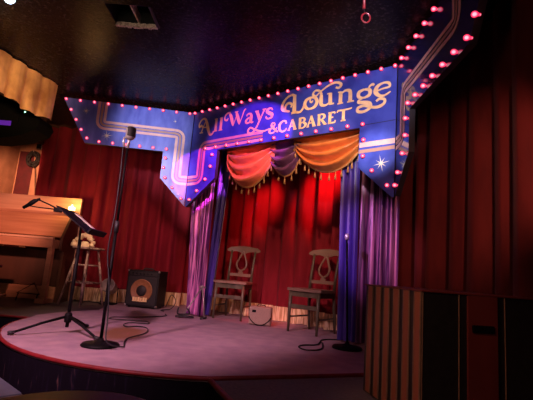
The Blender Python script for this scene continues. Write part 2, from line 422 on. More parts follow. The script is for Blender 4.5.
# ---- lettering on the centre board (glyph cells, x 0..1, y 0..1; widths in metres)
def glyph(s0, s1, z0, z1, strokes, name='letter'):
    bm = bmesh.new()
    for st in strokes:
        sm = True
        if st and st[0] == '/': sm = False; st = st[1:]
        ribbon(bm, PC, [(s0+(s1-s0)*p[0], z0+(z1-z0)*p[1], p[2]*1.22) for p in st], .02, .004, 7, sm)
    return W(link(name, bm, 'letter', sc))
t, k = .012, .036
# A with a curled left swash and hooked right foot
glyph(.10,.385,2.89,3.14, [
  [(.30,.50,t*1.6),(.22,.62,.022),(.10,.56,.024),(.06,.72,.02),(.18,.92,.018),(.36,.98,.02),(.50,.86,.03)],
  [(.46,.95,.02),(.56,.70,k),(.66,.40,k*1.1),(.76,.14,.032),(.86,.02,.024),(1.0,.10,.022),(1.02,.2,.014)],
  [(.48,.86,.01),(.38,.60,.013),(.28,.34,.016),(.24,.22,.016)], ['/',(.14,.22,.014),(.36,.22,.014)],
  ['/',(.36,.50,.012),(.66,.46,.012)]])
for a in ((.405,.445),(.490,.535)):
    glyph(a[0]-.008,a[1]+.012,2.93,3.10, [['/',(.5,0,k*.95),(.5,1,k*.95)], ['/',(0,.02,.012),(1,.02,.012)], ['/',(0.02,.97,.012),(.6,.97,.016)]])
glyph(.565,.905,2.955,3.145, [
  [(.20,.62,.010),(.14,.48,.02),(.03,.56,.02),(.03,.80,.018),(.16,.98,.018),(.28,.92,.026)],
  [(.22,.97,.018),(.32,.70,k),(.40,.35,k),(.46,.02,.018)], ['/',(.46,.0,.010),(.62,.80,.012)],
  [(.56,.94,.018),(.62,.70,k),(.70,.35,k),(.76,.04,.018)], [(.75,.02,.012),(.86,.50,.013),(.94,.90,.016),(1.02,.98,.014)],
  ['/',(.50,.93,.012),(.66,.93,.012)]])
glyph(.915,1.045,2.95,3.075, [[(.10,.78,.02),(.30,.97,.016),(.58,.92,.022),(.68,.68,.034),(.68,.25,.034),(.78,.04,.02),(1.0,.08,.014)],
  [(.66,.58,.014),(.30,.50,.018),(.08,.26,.026),(.22,.04,.018),(.50,.08,.016),(.66,.28,.012)]])
glyph(1.055,1.215,2.955,3.09, [['/',(.18,.95,.034),(.52,.12,.034)], [(.92,.98,.018),(.72,.55,.016),(.48,-.05,.018),(.25,-.55,.018),(-.10,-1.0,.022),(-.42,-.98,.026),(-.52,-.70,.022),(-.30,-.48,.018),(.10,-.70,.016),(.55,-.92,.018),(1.05,-1.0,.016),(1.5,-.88,.010)],
  ['/',(.02,.95,.012),(.36,.95,.012)], ['/',(.72,.98,.012),(1.05,.98,.012)]])
glyph(1.225,1.325,2.96,3.085, [[(.92,.76,.016),(.70,.97,.016),(.32,.96,.022),(.10,.76,.030),(.45,.54,.034),(.88,.34,.032),(.80,.08,.022),(.40,.0,.016),(.10,.10,.016),(.04,.28,.014)]])
glyph(1.455,1.735,2.965,3.185, [
  [(.40,.34,.012),(.44,.50,.022),(.28,.60,.024),(.14,.46,.024),(.16,.22,.020),(.36,.14,.016)],
  [(.36,.14,.016),(.02,.30,.030),(.0,.62,.030),(.18,.90,.022),(.42,1.0,.022),(.56,.93,.024)],
  ['/',(.55,.97,.034),(.58,.03,.042)], [(.44,.03,.014),(.62,.05,.02),(.82,.0,.022),(.96,.12,.020),(1.0,.34,.012)], ['/',(.44,.03,.02),(.70,.03,.02)]])
glyph(1.745,1.905,2.98,3.108, [cl for cl in [[(.5,1.0,.018),(.14,.84,.030),(.02,.46,.034),(.22,.08,.026),(.5,.0,.018),(.82,.12,.030),(.98,.5,.034),(.82,.88,.026),(.5,1.0,.018)], [(.5,1.0,.012),(.42,.70,.016),(.55,.55,.016),(.64,.68,.012)]]])
glyph(1.905,2.105,2.985,3.11, [[(.22,1.0,.032),(.22,.5,.036),(.26,.12,.030),(.5,0,.018),(.72,.14,.016)], ['/',(.76,1.0,.034),(.78,.02,.036)], ['/',(.72,.02,.014),(1.0,.02,.014)], ['/',(.56,.98,.012),(.8,.98,.012)],
  [(.22,1.0,.028),(.14,1.35,.022),(-.14,1.52,.018),(-.30,1.22,.02),(-.12,1.0,.018),(.05,1.18,.014),(.30,1.45,.016),(.70,1.75,.02),(1.10,1.82,.022),(1.36,1.55,.024),(1.24,1.30,.022),(1.06,1.40,.018)]])
glyph(2.145,2.325,2.97,3.10, [['/',(.18,1.0,.034),(.18,.0,.034)], ['/',(0,.02,.014),(.36,.02,.014)], ['/',(0,.98,.012),(.2,.98,.012)], [(.2,.78,.012),(.45,1.0,.020),(.72,.92,.030),(.78,.6,.034),(.78,.0,.034)], ['/',(.60,.02,.014),(1.02,.02,.014)]])
glyph(2.365,2.52,2.96,3.07, [[(.45,1.0,.018),(.10,.82,.03),(.08,.40,.03),(.42,.20,.018),(.80,.40,.03),(.80,.84,.03),(.45,1.0,.018)], [(.72,.95,.014),(.82,1.2,.018),(1.0,1.32,.022),(1.08,1.18,.018)],
  [(.42,.2,.014),(.12,.05,.018),(.1,-.15,.026),(.5,-.26,.032),(.85,-.45,.032),(.86,-.85,.026),(.45,-1.1,.024),(.06,-.98,.026),(.08,-.66,.024),(.45,-.55,.022),(.95,-.8,.022),(1.40,-.9,.026),(1.76,-.68,.024),(1.80,-.32,.022),(1.48,-.18,.022),(1.26,-.36,.020)]])
glyph(2.545,2.705,2.965,3.095, [[(.12,.46,.014),(.5,.56,.014),(.90,.62,.018),(.84,.92,.024),(.52,1.0,.018),(.16,.82,.030),(.04,.42,.036),(.26,.08,.028),(.58,.0,.018),(.98,.22,.012)]])
# second line
k2 = .026
glyph(1.282,1.412,2.775,2.895, [[(1.0,.05,.016),(.7,.3,.022),(.30,.72,.022),(.34,.96,.016),(.56,.98,.014),(.62,.76,.014),(.30,.52,.016),(.08,.26,.022),(.26,.02,.018),(.62,.10,.014),(.88,.5,.012)]])
glyph(1.425,1.530,2.775,2.895, [[(.92,.72,.018),(.80,.96,.016),(.45,1.0,.016),(.10,.76,k2),(.08,.30,k2),(.42,.0,.016),(.82,.06,.014),(1.0,.28,.010)]])
def capA(a, b): glyph(a, b, 2.775, 2.895, [['/',(.46,1.02,.012),(.08,.03,.014)], ['/',(.44,1.0,.02),(.84,.03,.03)], ['/',(.24,.36,.010),(.70,.36,.010)], ['/',(-.04,.03,.012),(.24,.03,.012)], ['/',(.64,.03,.012),(1.04,.03,.012)]])
capA(1.552,1.660)
glyph(1.676,1.782,2.775,2.895, [['/',(.25,0,k2),(.25,1,k2)], [(.1,.97,.012),(.62,.96,.014),(.80,.76,.022),(.60,.55,.012),(.28,.53,.010)], [(.6,.55,.012),(.95,.32,.026),(.66,.03,.014),(.1,.03,.012)]])
capA(1.794,1.898)
glyph(1.910,2.022,2.775,2.895, [['/',(.25,0,k2),(.25,1,k2)], [(.08,.97,.012),(.62,.96,.014),(.82,.74,.024),(.58,.50,.012),(.28,.49,.010)], ['/',(.50,.5,.018),(.92,.03,.024)], ['/',(.08,.03,.012),(.44,.03,.012)], ['/',(.8,.03,.012),(1.08,.03,.012)]])
glyph(2.042,2.130,2.775,2.895, [['/',(.28,0,k2),(.28,1,k2)], ['/',(.06,.96,.013),(.92,.96,.013)], ['/',(.28,.52,.012),(.72,.52,.012)], ['/',(.06,.04,.013),(.98,.04,.013)], ['/',(.90,.98,.012),(.90,.80,.008)], ['/',(.95,.02,.012),(.97,.24,.008)]])
glyph(2.150,2.300,2.78,2.90, [['/',(.46,0,k2),(.46,.98,k2)], [(0,.80,.010),(.04,.95,.014),(.46,.95,.014),(.95,.98,.014),(1.04,1.05,.010)], ['/',(.28,.03,.012),(.64,.03,.012)]])

# ------------------------------------------------------------------ curtains
def sheet(path, z0, z1, amp, wl, seed=1, nz=14, per=7, gather=None, botlift=None, ztop_amp=.6):
    rnd = random.Random(seed)
    P = [Vector(p) for p in path]; cum = [0]
    for a, b in zip(P, P[1:]): cum.append(cum[-1]+(b-a).length)
    L = cum[-1]; n = max(12, int(L/wl*per)); ph = [rnd.uniform(0,6.28) for _ in range(4)]
    def at(s):
        s = max(0,min(L,s)); i = 0
        while i < len(P)-2 and s > cum[i+1]: i += 1
        f = (s-cum[i])/max(cum[i+1]-cum[i],1e-9); d = (P[i+1]-P[i]).normalized()
        return P[i]+(P[i+1]-P[i])*f, Vector((d.y,-d.x))
    bm = bmesh.new(); rows = []
    for j in range(nz+1):
        v = j/nz; row = []
        for i in range(n+1):
            u = i/n; s = u*L; x = s/wl*2*PI
            f = math.sin(x+.9*math.sin(s*2.1+ph[0])+ph[1]) + .42*math.sin(2.13*x+ph[2]+v*.5) + .25*math.sin(.47*x+ph[3]+v*.9)
            a = amp*(ztop_amp+(1-ztop_amp)*(1-v)) * (1+.25*math.sin(.8*s/wl+ph[0]))
            uu = s
            if gather: uu = gather(u, v)*L
            p, nn = at(uu)
            if gather and (uu < 0 or uu > L):
                d = (P[-1]-P[0]).normalized(); p = (P[0] if uu < 0 else P[-1]) + d*(uu if uu < 0 else uu-L)
            z = z0+(z1-z0)*v
            if botlift: z = z0+botlift(u)+(z1-z0-botlift(u))*v
            row.append(bm.verts.new((p.x+nn.x*a*f, p.y+nn.y*a*f, z)))
        rows.append(row)
    for j in range(nz):
        for i in range(n): bm.faces.new((rows[j][i],rows[j][i+1],rows[j+1][i+1],rows[j+1][i]))
    return bm
def curtain(name, label, path, z0, z1, amp, wl, m, seed, fringe=None, part='cloth', **kw):
    base = Vector(path[len(path)//2])
    t_ = thing(name, label, 'curtain', (base.x,base.y,ZS))
    W(link(part, sheet(path, z0, z1, amp, wl, seed, **kw), m, t_, smooth=True))
    if fringe:
        q = [Vector(p) for p in path]; dd = (q[-1]-q[0]).normalized(); nn = Vector((dd.y,-dd.x))*.09
        W(link('fringe', sheet([tuple(p+nn) for p in q], ZS+.006, ZS+fringe, amp*.8, wl, seed, nz=3, per=9), 'cream', t_, smooth=True))
    return t_
curtain('stage_curtain', 'long dark red curtain behind the left wing of the marquee and the bass amplifier', [(-3.75,6.62),(-2.55,6.40),(-1.22,6.77)], ZS+.03, ZC-.02, .07, .24, 'red', 3, .20)
curtain('stage_curtain', 'bright red curtain lit by a red spot between the two chairs', [(-1.35,7.08),(-.18,6.19),(1.47,4.87)], ZS+.03, ZC-.02, .08, .25, 'red', 5, .19)
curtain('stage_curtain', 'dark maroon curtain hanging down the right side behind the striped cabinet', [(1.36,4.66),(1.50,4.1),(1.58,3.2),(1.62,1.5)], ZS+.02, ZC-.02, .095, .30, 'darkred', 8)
# purple drapes at the two sides of the opening
def g_left(u, v):      # gathers toward its outer edge at the bottom
    w = .55+.45*min(1,max(0,(v-.05)/.75)); return u*w
curtain('side_drape', 'pink and violet sequined drape at the left of the stage opening', [(-1.13,5.78),(-.72,5.47)], ZS+.02, 3.24, .034, .10, 'sequin', 11, gather=lambda u,v: u*(.50+.50*v)+.50*(1-v), per=8)
curtain('side_drape', 'deep violet blue drape along the inner edge of the pink sequined one', [(-.68,5.62),(-.46,5.43)], ZS+.02, 3.24, .035, .11, 'violet', 12, gather=lambda u,v: u*(.6+.4*v)-.22*(1-v), per=8)
curtain('side_drape', 'violet blue satin drape tied low beside the right chair', [(.75,4.37),(.93,4.22)], ZS+.03, 3.24, .04, .085, 'violet', 13, gather=lambda u,v: u*(.80+.20*v)+.34*(1-v), per=8)
curtain('side_drape', 'mauve sequined drape hanging under the right tip of the marquee', [(.97,4.28),(1.30,4.02)], ZS+.02, 3.24, .04, .10, 'sequinr', 14, per=8)

# swagged valance under the sign
val = thing('swag_valance', 'gold and plum swagged valance with tassels under the lettered sign', 'valance', (*PC.at(1.45,0,-.12).xy,2.2))
def swag(u0, u1, ztop, drop, m, d, skew=.5, mind=.03):
    bm = bmesh.new(); nu, nv = 36, 30; rows = []; bot = []
    def dp(u): 
        a = u**(math.log(.5)/math.log(skew))
        return mind + drop*math.sin(PI*a)**.62 if 0 < a < 1 else mind
    for j in range(nv+1):
        v = j/nv; row = []
        for i in range(nu+1):
            u = i/nu; D = dp(u)
            # cloth gathers: arcs bunch toward the corners
            zz = ztop - D*v; bul = math.sin(PI*u)
            off_ = .05*bul*math.sin(PI*min(1,v*1.1)) + .06*(.25+.75*bul)*math.sin(v*2*PI*3.6+1.5*u) + .010*math.sin(u*40+v*6)*(1-bul)
            row.append(bm.verts.new(PC.at(u0+(u1-u0)*u, zz, d+off_)))
        rows.append(row)
    for j in range(nv):
        for i in range(nu): bm.faces.new((rows[j][i],rows[j][i+1],rows[j+1][i+1],rows[j+1][i]))
    bot = [v.co.copy() for v in rows[-1]]
    o = link('swag', bm, m, val, smooth=True); W(o)
    f = link('fringe_cord', T(bot, .011, 6), 'bullion', o, smooth=True); f.data.transform(Matrix.Translation(-val.location))
    nt_ = max(4, int((u1-u0)/.055))
    acc = [0]
    for a, b in zip(bot, bot[1:]): acc.append(acc[-1]+(b-a).length)
    for q in range(nt_):
        s = acc[-1]*(q+.5)/nt_; i = max(x for x in range(len(acc)) if acc[x] <= s)
        p = bot[i]
        w = link('tassel', Lz([(0,0),(.003,-.002),(.003,-.035),(.009,-.042),(.007,-.048),(.011,-.06),(.013,-.095),(0,-.096)], 8), 'bullion', o, smooth=True)
        w.location = p - val.location
swag(.50,1.26,2.73,.44,'gold',-.18,.45,.06)
swag(1.52,2.40,2.73,.36,'gold',-.18,.50,.04)
swag(1.12,1.62,2.73,.36,'plum',-.22,.50,.03)

W(link('rail', T([PC.at(.46,2.735,-.19),PC.at(2.44,2.735,-.19)], .014, 8), 'edge', val))
for u in (.6,1.4,2.3): W(link('bracket', T([PC.at(u,2.735,-.19),PC.at(u,3.29,-.19)], .008, 6), 'edge', val))
# gold lame valance at upper left, hung from the ceiling
gv = thing('gold_valance', 'gold lame valance hanging from the ceiling at the upper left', 'valance', (-2.75,4.4,2.9))
W(link('cloth', sheet([(-2.98,3.3),(-2.85,4.15),(-2.69,4.76),(-2.65,4.86)], 2.86, 3.285, .026, .23, 27, nz=8, ztop_amp=.5, botlift=lambda u: .02*math.sin(u*14)-.05*u), 'goldlame', gv, smooth=True))

# ------------------------------------------------------------------ chairs
def make_chair(loc, rz, label):
    "front toward local -y; origin at the floor under the seat centre"
    t_ = thing('dining_chair', label, 'chair', loc, rz, 'wooden chairs on the stage')
    bm = bmesh.new()   # seat: slightly flared, rounded
    out = cat_rom([(-.20,-.205,0),(0,-.222,0),(.20,-.205,0),(.215,-.15,0),(.185,.19,0),(0,.205,0),(-.185,.19,0),(-.215,-.15,0)], 5, True)
    prism(bm, [(p.x,p.y) for p in out], .445, .475)
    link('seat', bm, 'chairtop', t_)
    for s in (-1,1):
        link('leg', T([(s*.185,-.185,0),(s*.183,-.183,.22),(s*.18,-.18,.445)], [.014,.018,.022], 8), 'chair', t_, smooth=True)
        # rear leg runs on up as the back post
        link('leg', T([(s*.170,.23,0),(s*.168,.195,.25),(s*.165,.18,.46)], [.014,.018,.020], 8), 'chair', t_, smooth=True)
        link('back_post', T([(s*.165,.18,.46),(s*.165,.20,.62),(s*.168,.235,.78),(s*.172,.262,.885)], [.019,.017,.015,.014], 8), 'chair', t_, smooth=True)
    for y, x in ((-.183,.17),(.185,.155)): link('apron', B(-x,x,y-.011,y+.011,.385,.446,.003), 'chair', t_)
    for s in (-1,1): link('apron', B(s*.170-.011,s*.170+.011,-.165,.175,.385,.446,.003), 'chair', t_)
    link('stretcher', B(-.17,.17,-.192,-.174,.255,.300,.003), 'chair', t_)
    for s in (-1,1): link('stretcher', T([(s*.178,-.18,.16),(s*.168,.19,.16)], .010, 6), 'chair', t_)
    # crest rail: shaped, wider than the posts
    bm = bmesh.new(); rows = []
    N = 20
    for i in range(N+1):
        x = -.24+.48*i/N; u = x/.24; y = .255+.028*u*u*-1+.025
        top = .935+.018*math.cos(u*PI)*.6+.006 - .028*max(0,abs(u)-.8)/.2; bot = .865-.012*math.cos(u*2*PI) + .028*max(0,abs(u)-.75)/.25
        rows.append([bm.verts.new(v) for v in ((x,y-.012,bot),(x,y-.012+.008,top),(x,y+.014+.008,top),(x,y+.014,bot))])
    for a, b in zip(rows, rows[1:]):
        for k_ in range(4): bm.faces.new((a[k_],a[(k_+1)%4],b[(k_+1)%4],b[k_]))
    bm.faces.new(rows[0][::-1]); bm.faces.new(rows[-1])
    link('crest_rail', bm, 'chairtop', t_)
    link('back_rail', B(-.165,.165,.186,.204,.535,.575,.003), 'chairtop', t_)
    # keyhole splat
    loop = cat_rom([(0,.255,.872),(.022,.247,.83),(.055,.228,.755),(.070,.218,.70),(.052,.208,.645),(0,.203,.615),(-.052,.208,.645),(-.070,.218,.70),(-.055,.228,.755),(-.022,.247,.83)], 5, True)
    bm = T(loop, .0125, 8, closed=True)
    for v in ((-.018,.018),):
        box(bm, -.016,.016,.245,.262,.845,.875)
        box(bm, -.034,.034,.195,.207,.572,.600); box(bm, -.020,.020,.196,.209,.595,.622)
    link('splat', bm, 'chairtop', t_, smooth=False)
    return t_
ch = make_chair((-.33,5.60,ZS+.004), math.radians(-16), 'wooden chair with a looped back splat at the left, under the pink drape side')
ch['label'] = 'wooden chair with looped back splat, nearer the pink drape at left'
dup(ch, (.61,4.84,ZS+.004), math.radians(-39), 'wooden chair with looped back splat, beside the violet satin drape at right')

# ------------------------------------------------------------------ microphone stand with vintage microphone
ms = thing('microphone_stand', 'tall straight black microphone stand on a round base at the stage front', 'microphone stand', (-1.142,3.242,ZS+.0015))
link('base', Lz([(0,0),(.135,0),(.138,.008),(.128,.020),(.06,.030),(.022,.040),(.018,.055),(0,.055)], 40), 'black', ms, smooth=True)
link('pole', T([(0,0,.05),(0,0,.88)], .0125, 12), 'black', ms, smooth=True)
link('clutch', T([(0,0,.84),(0,0,.93)], .018, 12), 'rubber', ms, smooth=True)
link('upper_tube', T([(0,0,.92),(0,0,1.52)], .009, 12), 'black', ms, smooth=True)
mic = thing('microphone', 'short chrome vintage microphone on top of the tall stand', 'microphone', (-1.142,3.242,ZS+1.52))
link('swivel', T([(0,0,0),(.004,-.004,.04),(.012,-.01,.075)], [.012,.012,.010], 10), 'chrome', mic, smooth=True)
bm = Lz([(0,.070),(.026,.071),(.033,.078),(.036,.088),(.036,.150),(.034,.166),(.028,.174),(0,.176)], 28, (.012,-.01,0))
link('body', bm, 'chrome', mic, smooth=True)
bm = bmesh.new()
for q in range(9): box(bm, .012+.002+q*.0035, .012+.0035+q*.0035, -.01-.0375, -.01-.030, .09, .165)
link('grille', Lz([(.0365,.088),(.0385,.092),(.0385,.160),(.0365,.166)], 28, (.016,-.009,0)), 'grille', mic, smooth=True); bm.free()
link('plug', T([(-.030,-.012,.085),(-.034,-.012,.05),(-.022,-.010,.005)], .009, 8), 'chrome', mic, smooth=True)
# cable hanging along the stand and across the floor
cab = cat_rom([(-1.170,3.222,2.12),(-1.163,3.222,1.95),(-1.160,3.222,1.6),(-1.172,3.215,1.3),(-1.125,3.205,1.05),(-1.095,3.19,.80),(-1.05,3.10,.66),(-.97,3.22,.611),(-1.02,3.42,.609),(-1.047,3.595,.609),(-.991,3.904,.609),(-1.053,4.199,.609),(-1.164,4.27,.609),(-1.253,4.20,.609),(-1.321,4.338,.609),(-1.285,4.483,.609),(-1.124,4.502,.609),(-1.192,4.665,.609),(-1.377,4.645,.609),(-1.572,4.66,.609),(-1.58,4.80,.609),(-1.339,4.963,.609),(-1.12,5.242,.609),(-1.16,5.45,.609)], 8)
tag(link('microphone_cable', T(cab, .0055, 6), 'rubber', None, smooth=True), 'thin black cable looping over the stage from the tall microphone stand', 'cable')

# second stand at right, without microphone
ms2 = thing('microphone_stand', 'short bare black microphone stand in front of the violet satin drape', 'microphone stand', (.835,3.96,ZS+.001))
link('base', Lz([(0,0),(.135,0),(.138,.010),(.128,.024),(.06,.034),(.022,.044),(.018,.06),(0,.06)], 40), 'black', ms2, smooth=True)
link('pole', T([(0,0,.05),(-.045,0,.99)], .010, 12), 'black', ms2, smooth=True)
link('knob', Lz([(0,-.03),(.017,-.03),(.021,-.015),(.022,.012),(.014,.026),(0,.028)], 14, (-.046,0,1.02)), 'chrome', ms2, smooth=True)
cab = cat_rom([(.64,4.16,.609),(.576,3.80,.609),(.447,3.70,.609),(.383,3.807,.609),(.43,3.93,.609),(.571,4.02,.609),(.66,4.32,.609),(.80,4.42,.609),(.95,4.45,.609),(1.05,4.72,.609)], 8)
tag(link('cable', T(cab, .0065, 6), 'rubber', None, smooth=True), 'loop of black cable beside the base of the short bare stand', 'cable')

# ------------------------------------------------------------------ music stand
mx = thing('music_stand', 'black folding music stand with tilted desk on a tripod', 'music stand', (-1.575,3.63,ZS+.0015))
link('shaft', T([(0,0,.05),(0,0,.78)], .014, 12), 'black', mx, smooth=True)
link('inner_tube', T([(0,0,.70),(0,-.03,.90)], .009, 10), 'black', mx, smooth=True)
link('hub', Lz([(0,.09),(.026,.09),(.030,.11),(.030,.15),(.022,.17),(0,.17)], 16), 'black', mx, smooth=True)
for fx, fy in ((-.31,-.25),(.33,-.20),(.02,.36)):
    l_ = link('leg', T([(fx*.05,fy*.05,.135),(fx*.5,fy*.5,.085),(fx,fy,.016)], [.012,.010,.010], 8), 'black', mx, smooth=True)
    link('foot', T([(fx*.95,fy*.95,.02),(fx*1.06,fy*1.06,.017)], .015, 8), 'rubber', l_, smooth=True)
ph_ = math.radians(6); tl = math.radians(36)
wv = Vector((-math.sin(ph_),math.cos(ph_),0)); nv = Vector((math.cos(ph_),math.sin(ph_),0)); uv = Vector((0,0,1))*math.sin(tl)-nv*math.cos(tl); fv = uv.cross(wv)*-1
if fv.z < 0: fv = -fv
dc = Vector((-.005,-.03,.925))
def deskbox(a0,a1,b0,b1,c0,c1):
    bm = bmesh.new(); mt = Matrix(((wv.x,uv.x,fv.x,dc.x),(wv.y,uv.y,fv.y,dc.y),(wv.z,uv.z,fv.z,dc.z),(0,0,0,1)))
    box(bm,a0,a1,b0,b1,c0,c1,0,mt); bmesh.ops.recalc_face_normals(bm, faces=bm.faces[:]); return bm
link('desk', deskbox(-.24,.24,-.165,.165,0,.008), 'black', mx)
link('ledge', deskbox(-.24,.24,-.175,-.160,0,.05), 'black', mx)
# sheet music resting on the desk
sm_ = link('sheet_music', deskbox(.12,.225,-.158,.13,.010,.013), 'paper', None); sm_.location = mx.location
tag(sm_, 'white sheet of music lying on the tilted desk of the black music stand', 'sheet music')
# clip lamp on a bent arm reaching left of the desk
lp = thing('clip_lamp', 'black clip lamp with thin arm reaching left from the music stand', 'lamp', (-1.80,3.6,ZS+1.02))
link('arm', T(cat_rom([(.0,0,.01),(-.10,.0,.05),(-.20,.0,.075),(-.27,0,.02)],6), .006, 8), 'black', lp, smooth=True)
link('arm', T(cat_rom([(.06,0,.0),(-.06,0,.005),(-.18,0,.01),(-.27,0,.02)],6), .005, 8), 'black', lp, smooth=True)
link('lamp_head', T([(-.16,0,.085),(-.22,0,.045),(-.29,0,-.005)], [.010,.020,.014], 8), 'black', lp, smooth=True)
link('clip', B(-.02,.04,-.02,.02,-.02,.02,.004), 'black', lp)

# ------------------------------------------------------------------ piano
PX1 = -2.74; PX0 = -4.22
pi = thing('upright_piano', 'honey brown upright piano against the left end of the stage', 'piano', (-3.4,5.9,ZS))
def PB(name, m, *a, bev=.004): return W(link(name, B(*a, bev), m, pi))
zt = ZS-.0045
# side cheeks follow the sloped profile
prof = [(6.26,zt),(6.26,1.84),(6.02,1.84),(5.98,1.80),(5.78,1.48),(5.78,1.30),(5.86,1.28),(5.86,zt)]
for nm, xa, xb in (('side_panel',PX1-.035,PX1),('side_panel',PX0,PX0+.035)):
    bm = bmesh.new()
    a = [bm.verts.new((xa,y,z)) for y,z in prof]; b = [bm.verts.new((xb,y,z)) for y,z in prof]
    bm.faces.new(a); bm.faces.new(b[::-1]); n = len(prof)
    for i in range(n): bm.faces.new((a[i],b[i],b[(i+1)%n],a[(i+1)%n]))
    bmesh.ops.recalc_face_normals(bm, faces=bm.faces[:])
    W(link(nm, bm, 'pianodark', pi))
PB('back_board','pianolight', PX0,PX1-.01,6.20,6.25,1.846,2.085)
PB('top_ledge','piano', PX0+.036,PX1-.036,5.99,6.20,1.80,1.84)
bm = bmesh.new()   # sloped fallboard
vs = [bm.verts.new(v) for v in ((PX0+.036,5.80,1.485),(PX1-.036,5.80,1.485),(PX1-.036,6.00,1.805),(PX0+.036,6.00,1.805),(PX0+.036,5.83,1.47),(PX1-.036,5.83,1.47),(PX1-.036,6.03,1.79),(PX0+.036,6.03,1.79))]
for f in ((0,1,2,3),(7,6,5,4),(0,4,5,1),(1,5,6,2),(2,6,7,3),(3,7,4,0)): bm.faces.new([vs[i] for i in f])
W(link('fallboard', bm, 'piano', pi))
PB('edge_strip','pianolight', PX1-.002,PX1+.014,6.20,6.255,zt,1.84)  # pale strip added along the side panel: its lit edge put into the colour
PB('key_slip','pianolight', PX0,PX1-.05,5.60,5.66,1.435,1.462)
PB('keybed','piano', PX0,PX1-.05,5.61,5.86,1.32,1.434)
W(link('keyboard', B(PX0+.07,PX1-.12,5.66,5.80,1.436,1.452), 'keys', pi))
for x in (PX1-.075, PX0+.05):
    W(link('leg', prism(bmesh.new(), [(x-.03,5.62),(x+.03,5.62),(x+.03,5.69),(x-.03,5.69)], zt, 1.32), 'piano', pi))
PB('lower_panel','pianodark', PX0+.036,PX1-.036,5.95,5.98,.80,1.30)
PB('bottom_board','piano', PX0+.036,PX1-.036,5.84,5.87,zt+.03,.80)
PB('foot_block','piano', PX1-.16,PX1-.04,5.60,5.86,zt,zt+.06)
for x in (-3.58,-3.50,-3.42): W(link('pedal', T([(x,5.86,.66),(x,5.76,.655),(x,5.72,.65)], [.010,.014,.018], 8), 'pianolight', pi, smooth=True))
# small dark triangular rack leaning on the lower panel
tri = tag(link('triangular_stand', T([(-3.22,5.74,.70),(-3.02,5.76,.84),(-2.92,5.74,.70)], .009, 6, closed=True), 'black', None, smooth=True), 'small black triangular frame standing under the piano keyboard', 'stand')
tube_b = bmesh.new(); tube_b.from_mesh(tri.data)
tube(tube_b, [(-3.20,5.74,.70),(-3.20,5.70,zt+.008)], .008, 6); tube(tube_b, [(-2.94,5.74,.70),(-2.94,5.70,zt+.008)], .008, 6); tube_b.to_mesh(tri.data); tube_b.free()
# piano bench, mostly in the shade under the keyboard
pb = thing('piano_bench', 'dark wooden piano bench tucked under the keyboard', 'bench', (-3.58,5.45,zt))
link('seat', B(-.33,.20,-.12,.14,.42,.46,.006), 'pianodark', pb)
for x in (-.28,.15):
    for y in (-.08,.10): link('leg', T([(x,y,0),(x,y,.42)], [.018,.026], 8), 'pianodark', pb, smooth=True)
# votive candle on the ledge
cd = thing('votive_candle', 'lit candle in amber glass at the right end of the piano', 'candle', (-2.83,6.09,1.842))
link('glass', Lz([(0,0),(.050,0),(.054,.01),(.056,.045),(.053,.045),(.051,.012),(0,.012)], 20), 'candleglass', cd, smooth=True)
link('wax', Lz([(0,.014),(.046,.014),(.048,.095),(.040,.100),(0,.100)], 20), 'wax', cd, smooth=True)
link('flame', Lz([(0,.096),(.008,.102),(.011,.112),(.006,.126),(0,.136)], 10), 'flame', cd, smooth=True)

# coiled cable on the wall, with a small box above it; maroon painted strip
bm = B(-4.58,-4.31,YB-.006,YB-.0005,.0,3.06)
struct('trim_1', bm, 'stripe_red')
cx, cz = -4.30, 2.92
cc = thing('cable_coil', 'coil of black cable hung on the orange wall above the piano', 'cable', (cx,YB-.05,cz))
pts = []
for q in range(240):
    a = q*2*PI/30; r = .10+.035*math.sin(q*.37); pts.append((r*math.cos(a)*.9, -.012+.010*math.sin(q*.9), r*math.sin(a)+.012*math.sin(q*.35)))
link('coil', T(pts, .012, 6), 'rubber', cc, smooth=True)
link('tail', T(cat_rom([(.05,0,-.12),(.10,0,-.4),(.16,0,-.8),(.18,0,-1.2)],8), .007, 6), 'rubber', cc, smooth=True)
link('hook', T([(0,.05,.13),(0,-.03,.13),(0,-.04,.16)], .006, 6), 'chrome', cc)
wb = thing('wall_box', 'small grey electrical box on the wall above the coiled cable', 'outlet box', (-4.235,YB-.03,3.16))
link('box', B(-.05,.05,-.02,.029,-.05,.05,.005), 'silver', wb)
link('cover_plate', B(-.042,.042,-.026,-.020,-.042,.042,.003), 'black', wb)

# ------------------------------------------------------------------ bar stool with things
bs = thing('bar_stool', 'tall worn wooden stool beside the piano', 'stool', (-2.345,5.72,ZS+.0015))
link('seat', Lz([(0,.735),(.19,.735),(.205,.742),(.205,.758),(.195,.765),(0,.768)], 28), 'stool', bs, smooth=True)
L4 = []
for a in (20,110,200,290):
    r = math.radians(a); x0,y0,x1,y1 = .12*math.cos(r),.12*math.sin(r),.275*math.cos(r),.275*math.sin(r)
    link('leg', T([(x1,y1,0),((x0+x1)/2,(y0+y1)/2,.37),(x0,y0,.74)], [.013,.018,.015], 8), 'stool', bs, smooth=True); L4.append((x0,y0,x1,y1))
for z in (.30,.53):
    for i in range(4):
        f = 1-z/.74; A = L4[i]; D = L4[(i+1)%4]
        link('rung', T([(A[0]+(A[2]-A[0])*f,A[1]+(A[3]-A[1])*f,z),(D[0]+(D[2]-D[0])*f,D[1]+(D[3]-D[1])*f,z)], .010, 8), 'stool', bs, smooth=True)
